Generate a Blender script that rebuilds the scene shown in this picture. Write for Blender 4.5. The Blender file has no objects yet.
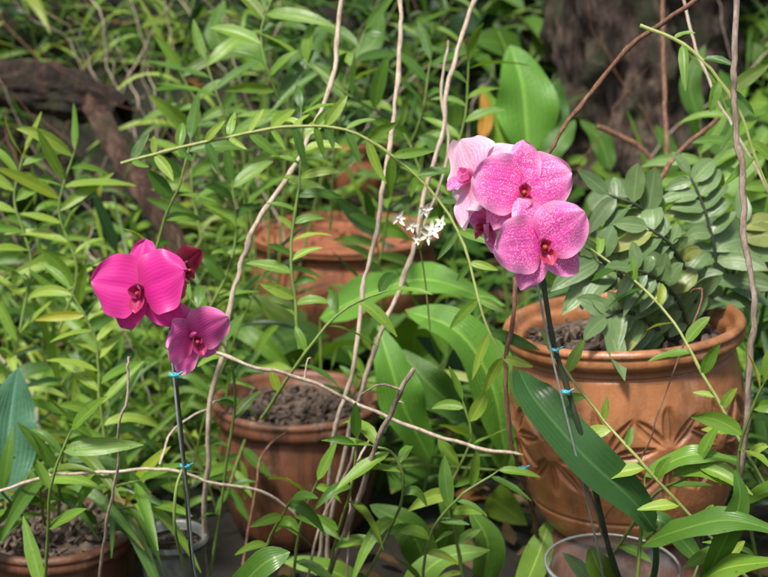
import bpy, math, random
import numpy as np
from mathutils import Vector, noise
random.seed(7); rng=np.random.default_rng(7)
V=lambda *a: np.array(a,dtype=float)
sc=bpy.context.scene
# ---------------------------------------------------------------- camera / sight lines
CAM=V(0,0,0.9); PITCH=math.radians(15); LENS=59.0; K=36.0/LENS
FW=V(0,math.cos(PITCH),-math.sin(PITCH)); UPV=V(0,math.sin(PITCH),math.cos(PITCH)); RT=V(1,0,0)
def P(px,py,d): return CAM+d*(FW+RT*((px-384)/768*K)+UPV*((288.5-py)/768*K))
def proj(p):
    q=p-CAM; d=q@FW
    return (384+(q@RT)/d*768/K, 288.5-(q@UPV)/d*768/K, d)
def nz(x,y,z=0.,s=1.): return noise.noise(Vector((x*s,y*s,z*s)))
def sstep(a,b,x):
    t=min(1,max(0,(x-a)/(b-a))); return t*t*(3-2*t)
def gh(x,y):
    return sstep(2.3,4.3,y+0.12*nz(x,0,5,1.3))*1.35+sstep(4.5,30,y)*2.0+0.035*nz(x,y,0,3)*sstep(.3,2.4,y)+0.01*nz(x,y,3,14)
# ---------------------------------------------------------------- materials
def newmat(name):
    m=bpy.data.materials.new(name); m.use_nodes=True
    nt=m.node_tree; nt.nodes.clear()
    return m,nt
class N:
    def __init__(s,nt): s.nt=nt
    def __call__(s,t,ins=None,**kw):
        n=s.nt.nodes.new(t)
        for k,v in kw.items(): setattr(n,k,v)
        for k,v in (ins or {}).items():
            if isinstance(v,bpy.types.NodeSocket): s.nt.links.new(v,n.inputs[k])
            else: n.inputs[k].default_value=v
        return n
def c4(c): return (c[0],c[1],c[2],1)
def ramp(n,fac,stops):
    r=n('ShaderNodeValToRGB',{0:fac}); e=r.color_ramp.elements
    while len(e)<len(stops): e.new(.5)
    for i,(p,c) in enumerate(stops): e[i].position=p; e[i].color=c4(c)
    return r.outputs[0]
def mathn(n,op,a,b=0.0,clamp=False):
    m=n('ShaderNodeMath',{0:a,1:b},operation=op); m.use_clamp=clamp; return m.outputs[0]
def mix(n,fac,a,b,mode='MIX'):
    m=n('ShaderNodeMix',data_type='RGBA',blend_type=mode)
    for i,v in ((0,fac),(6,a),(7,b)):
        if isinstance(v,bpy.types.NodeSocket): n.nt.links.new(v,m.inputs[i])
        else: m.inputs[i].default_value=v if i==0 else c4(v)
    return m.outputs[2]
def leaf_mat(name,rough=.38,transl=.3,veins=18,spec=.5,vk=.08,bump=.2,mk=.5):
    m,nt=newmat(name); n=N(nt)
    at=n('ShaderNodeAttribute',attribute_name='Col').outputs['Color']
    uv=n('ShaderNodeUVMap').outputs[0]
    sx=n('ShaderNodeSeparateXYZ',{0:uv}); u=sx.outputs[0]; v=sx.outputs[1]
    geo=n('ShaderNodeNewGeometry')
    n1=n('ShaderNodeTexNoise',{'Vector':geo.outputs['Position'],'Scale':22.,'Detail':3.}).outputs[0]
    n2=n('ShaderNodeTexNoise',{'Vector':geo.outputs['Position'],'Scale':160.,'Detail':2.}).outputs[0]
    au=mathn(n,'ABSOLUTE',mathn(n,'SUBTRACT',u,.5))
    mid=mathn(n,'SUBTRACT',1.,mathn(n,'MULTIPLY',au,20.),True)
    w=mathn(n,'SINE',mathn(n,'ADD',mathn(n,'MULTIPLY',au,veins*6.28),mathn(n,'MULTIPLY',n1,3.)))
    col=mix(n,mathn(n,'MULTIPLY',n1,1.,True),at,mix(n,1.,at,(.55,.66,.5),'MULTIPLY'))
    col=mix(n,mathn(n,'MULTIPLY',mathn(n,'ADD',w,1.),vk,True),col,mix(n,1.,at,(.55,.6,.5),'MULTIPLY'))
    col=mix(n,mathn(n,'MULTIPLY',mid,mk),col,mix(n,1.,at,(1.8,1.5,1.8),'MULTIPLY'))
    tip=mathn(n,'MULTIPLY',mathn(n,'GREATER_THAN',mathn(n,'ADD',v,mathn(n,'MULTIPLY',n1,.5)),1.27),.7)
    col=mix(n,tip,col,(.22,.15,.04))
    sp=mathn(n,'GREATER_THAN',n2,.70)
    col=mix(n,mathn(n,'MULTIPLY',sp,.5),col,(.07,.05,.015))
    col=mix(n,mathn(n,'MULTIPLY',geo.outputs['Backfacing'],.3),col,mix(n,1.,at,(1.35,1.25,1.5),'MULTIPLY'))
    bmp=n('ShaderNodeBump',{'Strength':bump,'Distance':.0015,'Height':mathn(n,'ADD',w,mathn(n,'MULTIPLY',n2,4.))}).outputs[0]
    b=n('ShaderNodeBsdfPrincipled',{'Base Color':col,'Roughness':mathn(n,'ADD',mathn(n,'MULTIPLY',n1,.3),rough-.15),'Normal':bmp})
    b.inputs['Specular IOR Level'].default_value=spec
    t=n('ShaderNodeBsdfTranslucent',{'Color':mix(n,1.,col,(1.5,1.5,.4),'MULTIPLY')})
    mx=n('ShaderNodeMixShader',{0:transl,1:b.outputs[0],2:t.outputs[0]})
    n('ShaderNodeOutputMaterial',{0:mx.outputs[0]})
    return m
M_leaf=leaf_mat('leaf_green',.35,.28,14,.42); M_gloss=leaf_mat('leaf_glossy',.36,.18,9,.42,.06,.10,.8); M_broad=leaf_mat('leaf_broad',.46,.22,12,.35,.08,.2,.9)
M_matt=leaf_mat('leaf_succulent',.40,.15,4,.45,.04,.08,.5)
M_under=leaf_mat('leaf_shade',.45,.25,10,.28)
M_dry=leaf_mat('leaf_dry',.8,.15,12,.1)
def bark_mat(name,c1,c2,c3,scale=40,stretch=.2,rough=.85,bump=.6):
    m,nt=newmat(name); n=N(nt)
    geo=n('ShaderNodeNewGeometry').outputs['Position']
    mp=n('ShaderNodeMapping',{'Vector':geo,'Scale':(1,1,stretch)}).outputs[0]
    a=n('ShaderNodeTexNoise',{'Vector':mp,'Scale':float(scale*4),'Detail':5.,'Roughness':.7}).outputs[0]
    b_=n('ShaderNodeTexNoise',{'Vector':geo,'Scale':float(scale)*.5,'Detail':3.}).outputs[0]
    col=ramp(n,a,[(.3,c1),(.55,c2),(.75,c3)])
    col=mix(n,mathn(n,'MULTIPLY',b_,.7),col,mix(n,1.,col,(.45,.42,.36),'MULTIPLY'))
    bm=n('ShaderNodeBump',{'Strength':bump,'Distance':.004,'Height':a}).outputs[0]
    b=n('ShaderNodeBsdfPrincipled',{'Base Color':col,'Roughness':rough,'Normal':bm})
    n('ShaderNodeOutputMaterial',{0:b.outputs[0]}); return m
M_tan=bark_mat('cane_tan',(.38,.28,.20),(.68,.55,.43),(.82,.72,.6))
M_red=bark_mat('twig_redbrown',(.09,.045,.025),(.26,.13,.075),(.45,.3,.19))
M_grey=bark_mat('vine_grey',(.16,.11,.08),(.38,.29,.23),(.58,.49,.42))
M_stem=bark_mat('stem_green',(.12,.18,.04),(.2,.3,.06),(.3,.36,.11),25,.3,.5,.15)
M_stemd=bark_mat('stem_darkgreen',(.03,.045,.025),(.055,.075,.04),(.13,.11,.07),25,.3,.45,.15)
M_stemy=bark_mat('stem_yellow',(.26,.31,.07),(.36,.42,.12),(.46,.44,.2),25,.3,.5,.15)
def trunk_mat(name,c1,c2,c3,moss):
    m,nt=newmat(name); n=N(nt)
    geo=n('ShaderNodeNewGeometry').outputs['Position']
    mp=n('ShaderNodeMapping',{'Vector':geo,'Scale':(1,1,.3)}).outputs[0]
    a=n('ShaderNodeTexNoise',{'Vector':mp,'Scale':26.,'Detail':8.,'Roughness':.75}).outputs[0]
    g=n('ShaderNodeTexNoise',{'Vector':geo,'Scale':9.,'Detail':5.,'Roughness':.7}).outputs[0]
    col=ramp(n,a,[(.38,c1),(.5,c2),(.62,c3)])
    col=mix(n,ramp(n,g,[(.48,(0,0,0)),(.60,(.8,.8,.8))]),col,moss)
    bm=n('ShaderNodeBump',{'Strength':1.,'Distance':.05,'Height':a}).outputs[0]
    b=n('ShaderNodeBsdfPrincipled',{'Base Color':col,'Roughness':.9,'Normal':bm})
    n('ShaderNodeOutputMaterial',{0:b.outputs[0]}); return m
M_trunk=trunk_mat('trunk_bark',(.010,.006,.005),(.09,.055,.04),(.26,.18,.14),(.045,.065,.018))
M_log=trunk_mat('log_bark',(.008,.005,.004),(.045,.022,.014),(.15,.085,.055),(.05,.06,.02))
M_root=trunk_mat('root_bark',(.02,.01,.007),(.12,.055,.035),(.28,.17,.11),(.08,.07,.03))
def terra_mat(name,c1,c2,dark,rough=.7,stain=.7,bump=.25):
    m,nt=newmat(name); n=N(nt)
    geo=n('ShaderNodeNewGeometry').outputs['Position']
    at=n('ShaderNodeAttribute',attribute_name='Col').outputs['Color']
    a=n('ShaderNodeTexNoise',{'Vector':geo,'Scale':9.,'Detail':6.,'Roughness':.65}).outputs[0]
    f=n('ShaderNodeTexNoise',{'Vector':geo,'Scale':300.,'Detail':3.}).outputs[0]
    mp=n('ShaderNodeMapping',{'Vector':geo,'Scale':(1,1,.15)}).outputs[0]
    st=n('ShaderNodeTexNoise',{'Vector':mp,'Scale':34.,'Detail':5.,'Roughness':.65}).outputs[0]
    col=ramp(n,a,[(.35,c1),(.62,c2)])
    col=mix(n,ramp(n,st,[(.46,(0,0,0)),(.64,(stain,)*3)]),col,dark)
    col=mix(n,mathn(n,'MULTIPLY',f,.4),col,mix(n,1.,col,(.5,.5,.5),'MULTIPLY'))
    wm=n('ShaderNodeTexNoise',{'Vector':geo,'Scale':20.,'Detail':8.,'Roughness':.8}).outputs[0]
    col=mix(n,ramp(n,wm,[(.55,(0,0,0)),(.68,(.4,.4,.4))]),col,(.5,.4,.32))
    gr=n('ShaderNodeTexNoise',{'Vector':geo,'Scale':13.,'Detail':8.,'Roughness':.8}).outputs[0]
    col=mix(n,ramp(n,gr,[(.53,(0,0,0)),(.70,(.65,.65,.65))]),col,(.07,.055,.025))
    col=mix(n,1.,col,at,'MULTIPLY')
    bm=n('ShaderNodeBump',{'Strength':bump,'Distance':.0015,'Height':f}).outputs[0]
    b=n('ShaderNodeBsdfPrincipled',{'Base Color':col,'Roughness':rough,'Normal':bm})
    n('ShaderNodeOutputMaterial',{0:b.outputs[0]}); return m
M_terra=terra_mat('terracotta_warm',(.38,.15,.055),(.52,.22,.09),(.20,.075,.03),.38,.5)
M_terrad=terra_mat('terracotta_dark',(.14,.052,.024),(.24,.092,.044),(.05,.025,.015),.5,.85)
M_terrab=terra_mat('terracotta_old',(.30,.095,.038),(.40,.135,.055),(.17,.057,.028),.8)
def simple(name,c,rough=.5,noisec=None,scale=60,metal=0,alpha=1):
    m,nt=newmat(name); n=N(nt)
    geo=n('ShaderNodeNewGeometry').outputs['Position']
    a=n('ShaderNodeTexNoise',{'Vector':geo,'Scale':float(scale),'Detail':5.,'Roughness':.65}).outputs[0]
    col=ramp(n,a,[(.35,c),(.68,noisec or c)])
    bm=n('ShaderNodeBump',{'Strength':.3,'Distance':.003,'Height':a}).outputs[0]
    b=n('ShaderNodeBsdfPrincipled',{'Base Color':col,'Roughness':rough,'Metallic':float(metal),'Normal':bm,'Alpha':float(alpha)})
    n('ShaderNodeOutputMaterial',{0:b.outputs[0]}); return m
M_soil=simple('potting_soil',(.02,.013,.009),.9,(.07,.045,.03),80)
M_chip=simple('bark_chip',(.025,.016,.011),.8,(.17,.12,.085),70)
M_clip=simple('clip_teal',(.05,.35,.42),.35,(.1,.45,.5))
M_wire=simple('wire_steel',(.33,.36,.33),.4,(.45,.47,.43),90,.5)
M_plast=simple('plastic_grey',(.06,.07,.06),.4,(.17,.18,.16),18)
M_clear=simple('plastic_clear',(.45,.5,.5),.15,(.4,.45,.44),18,0,.15)
M_white=simple('petal_white',(.75,.75,.62),.5,(.85,.85,.75),50)
def ground_mat():
    m,nt=newmat('ground_soil'); n=N(nt)
    geo=n('ShaderNodeNewGeometry').outputs['Position']
    a=n('ShaderNodeTexNoise',{'Vector':geo,'Scale':14.,'Detail':8.,'Roughness':.7}).outputs[0]
    g=n('ShaderNodeTexNoise',{'Vector':geo,'Scale':2.5,'Detail':6.,'Roughness':.6}).outputs[0]
    col=ramp(n,a,[(.3,(.008,.006,.004)),(.55,(.022,.016,.010)),(.75,(.06,.04,.026))])
    col=mix(n,ramp(n,g,[(.42,(0,0,0)),(.6,(.75,.75,.75))]),col,(.016,.025,.007))
    bm=n('ShaderNodeBump',{'Strength':1.,'Distance':.03,'Height':a}).outputs[0]
    b=n('ShaderNodeBsdfPrincipled',{'Base Color':col,'Roughness':.95,'Normal':bm})
    n('ShaderNodeOutputMaterial',{0:b.outputs[0]}); return m
M_ground=ground_mat()
def petal_mat(name,deep,mid,pale,speck,nv=9,linek=.65,edgek=.35,light=0.,dist=.14):
    m,nt=newmat(name); n=N(nt)
    uv=n('ShaderNodeUVMap').outputs[0]
    tc=n('ShaderNodeTexCoord').outputs['Object']
    sx=n('ShaderNodeSeparateXYZ',{0:uv}); u=sx.outputs[0]; v=sx.outputs[1]
    at=n('ShaderNodeAttribute',attribute_name='Col').outputs['Color']
    d=n('ShaderNodeTexNoise',{'Vector':tc,'Scale':90.,'Detail':3.}).outputs[0]
    uu=mathn(n,'ADD',mathn(n,'SUBTRACT',u,.5),mathn(n,'MULTIPLY',mathn(n,'SUBTRACT',d,.5),dist))
    w=mathn(n,'ABSOLUTE',mathn(n,'SINE',mathn(n,'MULTIPLY',uu,nv*6.28)))
    line=mathn(n,'POWER',mathn(n,'SUBTRACT',1.,w,True),2.)
    edge=mathn(n,'MULTIPLY',mathn(n,'ABSOLUTE',mathn(n,'SUBTRACT',u,.5)),2.)
    e2=mathn(n,'MAXIMUM',mathn(n,'POWER',edge,4.),mathn(n,'POWER',v,6.))
    vo=n('ShaderNodeTexVoronoi',{'Vector':tc,'Scale':620.}).outputs['Distance']
    nn=n('ShaderNodeTexNoise',{'Vector':tc,'Scale':45.,'Detail':4.}).outputs[0]
    spk=mathn(n,'MULTIPLY',mathn(n,'LESS_THAN',vo,mathn(n,'ADD',mathn(n,'MULTIPLY',nn,.5),.12)),speck)
    col=mix(n,ramp(n,nn,[(.3,(0,0,0)),(.7,(1,1,1))]),mid,mix(n,.3,mid,deep))
    if light: col=mix(n,mathn(n,'MULTIPLY',mathn(n,'POWER',w,2.),light),col,pale)
    col=mix(n,mathn(n,'MULTIPLY',spk,mathn(n,'SUBTRACT',1.1,e2,True)),col,pale)
    col=mix(n,mathn(n,'MULTIPLY',line,linek),col,deep)
    col=mix(n,mathn(n,'MULTIPLY',e2,edgek),col,pale)
    thr=mathn(n,'POWER',mathn(n,'SUBTRACT',1.,v,True),6.)
    col=mix(n,mathn(n,'MULTIPLY',thr,.8),col,deep)
    col=mix(n,1.,col,at,'MULTIPLY')
    bm=n('ShaderNodeBump',{'Strength':.3,'Distance':.0008,'Height':mathn(n,'ADD',mathn(n,'MULTIPLY',line,linek),nn)}).outputs[0]
    b=n('ShaderNodeBsdfPrincipled',{'Base Color':col,'Roughness':.42,'Normal':bm,'Sheen Weight':.2})
    t=n('ShaderNodeBsdfTranslucent',{'Color':col})
    mx=n('ShaderNodeMixShader',{0:.33,1:b.outputs[0],2:t.outputs[0]})
    n('ShaderNodeOutputMaterial',{0:mx.outputs[0]}); return m
M_pet1=petal_mat('petal_magenta',(.42,.002,.13),(.78,.008,.31),(.93,.22,.54),.03,8,.16,.25,.06,.08)
M_pet1b=petal_mat('petal_rose',(.50,.005,.16),(.84,.05,.38),(.94,.46,.70),.06,8,.16,.6,.18,.08)
M_pet2=petal_mat('petal_speckled',(.60,.008,.26),(.88,.07,.47),(.97,.68,.84),.68,8,.30,.55,.08,.12)
M_pet3=petal_mat('petal_pale',(.70,.06,.32),(.88,.45,.64),(.95,.84,.88),.4,7,.35,.6,.2)
M_pet4=petal_mat('petal_crimson',(.14,.001,.012),(.36,.004,.035),(.5,.02,.09),.05)
M_lip=petal_mat('lip_crimson',(.24,.002,.04),(.58,.01,.12),(.8,.25,.15),.25,4,.4)
M_lip1=petal_mat('lip_magenta',(.22,.002,.05),(.50,.005,.13),(.75,.15,.25),.15,4,.4)
# ---------------------------------------------------------------- mesh builder
class B:
    def __init__(s): s.v=[];s.f=[];s.uv=[];s.c=[];s.n=0
    def grid(s,pts,uvs,col):
        a,b=pts.shape[:2]; o=s.n
        s.v.append(pts.reshape(-1,3)); s.uv.append(uvs.reshape(-1,2))
        cc=np.empty((a*b,3)); cc[:]=np.asarray(col).reshape(-1,3) if np.ndim(col)>1 else col
        s.c.append(cc); s.n+=a*b
        i=np.arange(a-1)[:,None]; j=np.arange(b-1)[None,:]
        q=np.stack([o+i*b+j,o+i*b+j+1,o+(i+1)*b+j+1,o+(i+1)*b+j],-1).reshape(-1,4)
        s.f.append(q)
    def finish(s,name,mat,parent=None,label=None,category=None,group=None,kind=None,origin=None,smooth=True):
        v=np.concatenate(s.v); f=np.concatenate(s.f); uv=np.concatenate(s.uv); c=np.concatenate(s.c)
        if parent is not None: org=V(*parent['_o']) 
        elif origin is not None: org=origin
        else: org=V(0,0,0)
        v=v-org
        me=bpy.data.meshes.new(name)
        me.vertices.add(len(v)); me.vertices.foreach_set('co',v.ravel())
        me.loops.add(len(f)*4); me.loops.foreach_set('vertex_index',f.ravel().astype(np.int32))
        me.polygons.add(len(f)); me.polygons.foreach_set('loop_start',np.arange(len(f),dtype=np.int32)*4)
        me.update(calc_edges=True)
        l=me.uv_layers.new(name='UVMap'); l.data.foreach_set('uv',uv[f.ravel()].ravel())
        ca=me.color_attributes.new('Col','FLOAT_COLOR','POINT')
        ca.data.foreach_set('color',np.c_[c,np.ones(len(c))].ravel())
        me.polygons.foreach_set('use_smooth',[smooth]*len(f))
        me.validate(); me.materials.append(mat)
        ob=bpy.data.objects.new(name,me); sc.collection.objects.link(ob)
        if parent is not None: ob.parent=parent
        else: ob.location=org
        ob['_o']=list(org)
        for k,vv in (('label',label),('category',category),('group',group),('kind',kind)):
            if vv: ob[k]=vv
        return ob
def thing(name,label,category,loc,group=None):
    e=bpy.data.objects.new(name,None); e.empty_display_size=.05; e.location=loc
    sc.collection.objects.link(e); e['_o']=list(loc); e['label']=label; e['category']=category
    if group: e['group']=group
    return e
def unit(a): return a/(np.linalg.norm(a)+1e-12)
def spline(pts,m):
    p=np.array(pts,dtype=float)
    if len(p)==2: 
        t=np.linspace(0,1,m)[:,None]; return p[0]*(1-t)+p[1]*t
    q=np.vstack([2*p[0]-p[1],p,2*p[-1]-p[-2]]); n=len(p)-1
    out=[]
    for x in np.linspace(0,n,m):
        i=min(int(x),n-1); t=x-i
        a,b,c,d=q[i],q[i+1],q[i+2],q[i+3]
        out.append(.5*((2*b)+(-a+c)*t+(2*a-5*b+4*c-d)*t*t+(-a+3*b-3*c+d)*t**3))
    return np.array(out)
def frames(path):
    T=np.gradient(path,axis=0); T/= (np.linalg.norm(T,axis=1)[:,None]+1e-12)
    return T
def tube(b,pts,r0,r1=None,m=None,sides=8,knob=.0,node=0,col=(1,1,1),wob=0,cap=True):
    r1=r0 if r1 is None else r1
    L=sum(np.linalg.norm(np.array(pts[i+1])-np.array(pts[i])) for i in range(len(pts)-1))
    m=m or max(6,int(L/.012))
    path=spline(pts,m)
    if wob:
        o=random.random()*50
        for i in range(m):
            s=i/m*L
            path[i]+=wob*np.array([nz(s*9,o),nz(s*9,o+9),nz(s*9,o+20)])+wob*.3*np.array([nz(s*40,o),nz(s*40,o+9),nz(s*40,o+20)])
    T=frames(path); ref=V(.3,-1,.2); ref=unit(ref)
    t=np.linspace(0,1,m); R=r0+(r1-r0)*t
    if knob:
        o=random.random()*50
        R=R*np.array([1+knob*nz(x*L*45,o)+knob*.5*nz(x*L*130,o) for x in t])
    if node: 
        ph=(t*L/node)%1; R=R*(1+.3*np.exp(-((ph-.5)/.06)**2))
    if cap: R[-1]*=.35
    ang=np.linspace(0,2*np.pi,sides+1)
    S=np.cross(T,ref); S/=np.linalg.norm(S,axis=1)[:,None]+1e-9; U=np.cross(S,T)
    pts3=path[:,None,:]+R[:,None,None]*(np.cos(ang)[None,:,None]*S[:,None,:]+np.sin(ang)[None,:,None]*U[:,None,:])
    uv=np.stack(np.meshgrid(ang/(2*np.pi),t*L,indexing='xy'),-1)
    b.grid(pts3,uv,col); return path
SH={'lance':lambda t:np.sin(np.pi*np.clip(t,0,1)**.75)**.8,
    'ovate':lambda t:np.sin(np.pi*np.clip(t,0,1)**.6)**.65,
    'oval':lambda t:np.sin(np.pi*np.clip(t,0,1)**.8)**.75,
    'oblong':lambda t:np.clip(np.sin(np.pi*np.clip(t,0,1)),0,1)**.42,
    'strap':lambda t:np.clip(np.minimum((t+.02)*6,1),0,1)**.6*np.clip((1-t)*3.5,0,1)**.6,
    'grass':lambda t:np.clip((t+.03)*8,0,1)**.5*(1-t)**.6}
def leaf(b,path,width,nrm,col,fold=.3,shape='lance',m=9,wav=.0,nu=5,curl=0):
    path=spline(path,m) if len(path)!=m else np.array(path)
    T=frames(path); S=np.cross(T,nrm); S/=np.linalg.norm(S,axis=1)[:,None]+1e-9; Nn=np.cross(S,T)
    t=np.linspace(0,1,m); w=SH[shape](t)*width/2+.0006
    u=np.linspace(-1,1,nu)
    off=fold*np.abs(u)[None,:]*w[:,None]-curl*(u**2)[None,:]*w[:,None]
    if wav: off=off+wav*np.sin(t*random.uniform(9,16)+random.random()*6)[:,None]*(u*np.abs(u))[None,:]*w[:,None]
    pts=path[:,None,:]+(u[None,:]*w[:,None])[:,:,None]*S[:,None,:]+off[:,:,None]*Nn[:,None,:]
    uv=np.stack([np.broadcast_to(u*.5+.5,(m,nu)),np.broadcast_to(t[:,None],(m,nu))],-1)
    b.grid(pts,uv,col)
LUP=unit(V(-.1,-.65,.9))
def dleaf(b,base,d,L,width,droop,col,shape='lance',fold=.3,m=8,nu=5,wav=.1,up=None,nj=.4):
    up=LUP if up is None else up
    d=unit(d); t=np.linspace(0,1,m)[:,None]
    tw=V(*(rng.normal(0,.15,3)))
    path=base+d*L*t+(V(0,0,-1)*droop*L)*t**2+tw*L*t**2*.6
    nrm=up-d*(up@d)
    if np.linalg.norm(nrm)<.25: nrm=V(.3,-.3,1)
    nrm=unit(unit(nrm)+V(*(rng.normal(0,nj,3))))
    leaf(b,path,width,nrm,col,fold,shape,m,wav,nu)
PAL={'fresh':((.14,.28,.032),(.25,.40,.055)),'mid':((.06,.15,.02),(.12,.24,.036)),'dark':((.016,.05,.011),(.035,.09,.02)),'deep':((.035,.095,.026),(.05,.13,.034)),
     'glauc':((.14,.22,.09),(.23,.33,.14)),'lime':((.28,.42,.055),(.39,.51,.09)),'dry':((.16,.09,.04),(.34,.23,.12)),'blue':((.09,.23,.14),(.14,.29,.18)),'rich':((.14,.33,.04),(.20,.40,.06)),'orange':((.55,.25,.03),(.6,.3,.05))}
def tone(*names):
    a,b=PAL[random.choice(names)]; k=random.random()
    c=np.array(a)*(1-k)+np.array(b)*k
    if random.random()<.04: c=c*V(1.5,1.1,.8)
    return c
# ---------------------------------------------------------------- ground
def axis(c,ext,n,p=3.2):
    t=np.linspace(-1,1,n); return c+np.sign(t)*np.abs(t)**p*ext
xs=axis(0,60,150); ys=axis(2.8,70,170)
b=B(); G=np.array([[ (x,y,gh(x,y)) for y in ys] for x in xs])
b.grid(G[::-1],G[::-1,:,:2].copy(),(1,1,1)); b.finish('ground',M_ground,kind='structure')
# ---------------------------------------------------------------- helpers for things
def cane(name,pts,r0,r1,mat,label,cat,group=None,knob=.2,node=0,wob=.009,sides=8,side=None):
    p=[P(*q) for q in pts]; b=B(); path=tube(b,p,r0,r1,knob=knob,node=node,wob=wob,sides=sides)
    if side:
        for (i,dx,L,r) in side:
            q=path[int(i*(len(path)-1))]; tube(b,[q,q+V(*dx)*L*.5+V(0,0,.01),q+V(*dx)*L],r,r*.5,knob=knob,wob=wob*.5,sides=6)
    return b.finish(name,mat,label=label,category=cat,group=group,origin=p[0])
def shoot(p3,L,W,n,tones,r=.0022,label='slender green shoot with narrow pointed leaves',cat='plant',name='leafy_shoot',start=.12,
          group='leafy shoots among the orchids',shape='lance',mat=None,smat=None,lat=.9,droop=.25,fold=.3,jit=.3,nu=5,m=8,opp=False,az=None,nj=.4,lup=None):
    th=thing(name,label,cat,p3[0],group)
    bs=B(); path=tube(bs,p3,r,r*.6,m=max(14,n*2),sides=6,node=.025,wob=.004); bs.finish('stem',smat or M_stem,th)
    T=frames(path); bl=B()
    a=az if az is not None else random.uniform(-.7,.7)
    N0=V(math.sin(a),-math.cos(a),.25)
    for i in range(n):
        t=start+(1-start)*(i+.5)/n; k=int(t*(len(path)-1)); tt=T[k]
        for s in ((1,-1) if opp else ((1,) if i%2 else (-1,))):
            l=unit(unit(np.cross(tt,N0))*s+V(*rng.normal(0,jit,3)))
            l=unit(l-tt*(l@tt))
            d=unit(tt*random.uniform(.3,.9)+l*lat)
            sc_=random.uniform(.6,1.2)
            dleaf(bl,path[k],d,L*sc_,W*sc_*random.uniform(.85,1.15),droop*random.uniform(.3,1.7),tone(*tones),shape,fold,m,nu,nj=nj,up=lup)
    dleaf(bl,path[-1],T[-1]+V(*rng.normal(0,.2,3)),L*.8,W*.8,.1,tone(*tones),shape,fold,m,nu)
    bl.finish('foliage',mat or M_leaf,th); return th
def hl(b,pts,wpx,shape='lance',tones=('mid',),nrm=None,fold=.25,wav=.08,m=13,nu=7,curl=0):
    p=[P(*q) for q in pts]; d=pts[0][2]
    leaf(b,p,wpx*d*K/768,unit(nrm if nrm is not None else V(random.uniform(-.3,.3),-.75,.7)),tone(*tones),fold,shape,m,wav,nu,curl)
# ---------------------------------------------------------------- pots
def lathe(b,prof,cx,cy,cz,segs=96,fn=None,col=(1,1,1)):
    ang=np.linspace(0,2*np.pi,segs+1)
    pr=np.array(prof); pts=np.zeros((len(pr),segs+1,3)); cc=np.ones((len(pr),segs+1,3))*np.array(col)
    for i,(r,z) in enumerate(pr):
        for j,a in enumerate(ang):
            rr=r
            if fn:
                dd,k=fn(a if j<segs else 0.0,r,z,i); rr+=dd; cc[i,j]*=k
            pts[i,j]=(cx+rr*math.cos(a),cy+rr*math.sin(a),cz+z)
    uv=np.zeros((len(pr),segs+1,2)); b.grid(pts,uv,cc.reshape(-1,3))
def chunks(b,c,R,n,size,dz=.006):
    for _ in range(n):
        a=random.uniform(0,6.283); r=R*math.sqrt(random.random()); s=size*random.uniform(.3,1.4)
        p=c+V(r*math.cos(a),r*math.sin(a),random.uniform(-dz,dz))
        ax=unit(V(*rng.normal(0,1,3))); bx=unit(np.cross(ax,V(*rng.normal(0,1,3)))); cx=np.cross(ax,bx)
        lens=[0,.25,.75,1]; rad=[0.1,.8,.9,.1]
        an=np.linspace(0,2*np.pi,6)
        el=random.uniform(1,2.4)
        pts=np.array([[p+ax*s*el*(l-.5)+s*.5*q*(bx*math.cos(t)+cx*.6*math.sin(t)) for t in an] for l,q in zip(lens,rad)])
        b.grid(pts,np.zeros((4,6,2)),(1,1,1))
def dense(prof,n):
    p=np.array(prof); d=np.r_[0,np.cumsum(np.linalg.norm(np.diff(p,axis=0),axis=1))]
    s=np.linspace(0,d[-1],n); return np.c_[np.interp(s,d,p[:,0]),np.interp(s,d,p[:,1])]
def pot(name,label,c,base,R,H,mat,belly=1.0,foot=.62,rimh=.035,soil=.03,fn=None,segs=96,n=70,chip=90,cat='plant pot',group='terracotta pots',chipsize=.012,thick_rim=.008,soilmat=None):
    th=thing(name,label,cat,V(c[0],c[1],base),group)
    body=[(R*foot,0),(R*(foot+.13),H*.12),(R*belly*.94,H*.42),(R*belly*.97,H*.62),(R*.93,H-rimh-.012),(R*.92,H-rimh-.003)]
    body=[(.002,0)]+[tuple(x) for x in dense(spline([(x,z,0) for x,z in body],30)[:,:2],n)]
    f0=fn or (lambda a,r_,z,i:(.0015*nz(math.cos(a)*2,math.sin(a)*2,z*9),1-.3*max(0,nz(math.cos(a)*3,math.sin(a)*3,z*14))))
    b=B(); lathe(b,body,c[0],c[1],base,segs,f0); b.finish('body',mat,th)
    r=thick_rim; rs=min(segs,160)
    rim=[(R*.925,H-rimh-.004),(R-.001,H-rimh),(R+.003,H-rimh*.7),(R+.0005,H-rimh*.35),(R+.004,H-.008),(R,H-.001),(R-r*.5,H),(R-r-.002,H-.003),(R-r-.006,H-.015),(R*.9-r,H-rimh),(R*.8,H*.6),(R*.6,H*.5)]
    def rf(a,rr,z,i): return (.0016*nz(math.cos(a)*2,math.sin(a)*2,z*20),1-.5*max(0,nz(math.cos(a)*5,math.sin(a)*5,z*40)))
    b=B(); lathe(b,dense(spline([(x,z,0) for x,z in rim],40)[:,:2],44),c[0],c[1],base,rs,rf); b.finish('rim',mat,th)
    b=B(); z=H-soil; rr=R*.9-r
    lathe(b,[(rr*k,z+.006*(1-k)) for k in (0.001,.3,.6,.85,1)],c[0],c[1],base,32)
    chunks(b,V(c[0],c[1],base+z+.006),rr*.93,chip,chipsize)
    b.finish('potting_bark',soilmat or M_chip,th,smooth=False)
    return th
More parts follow.
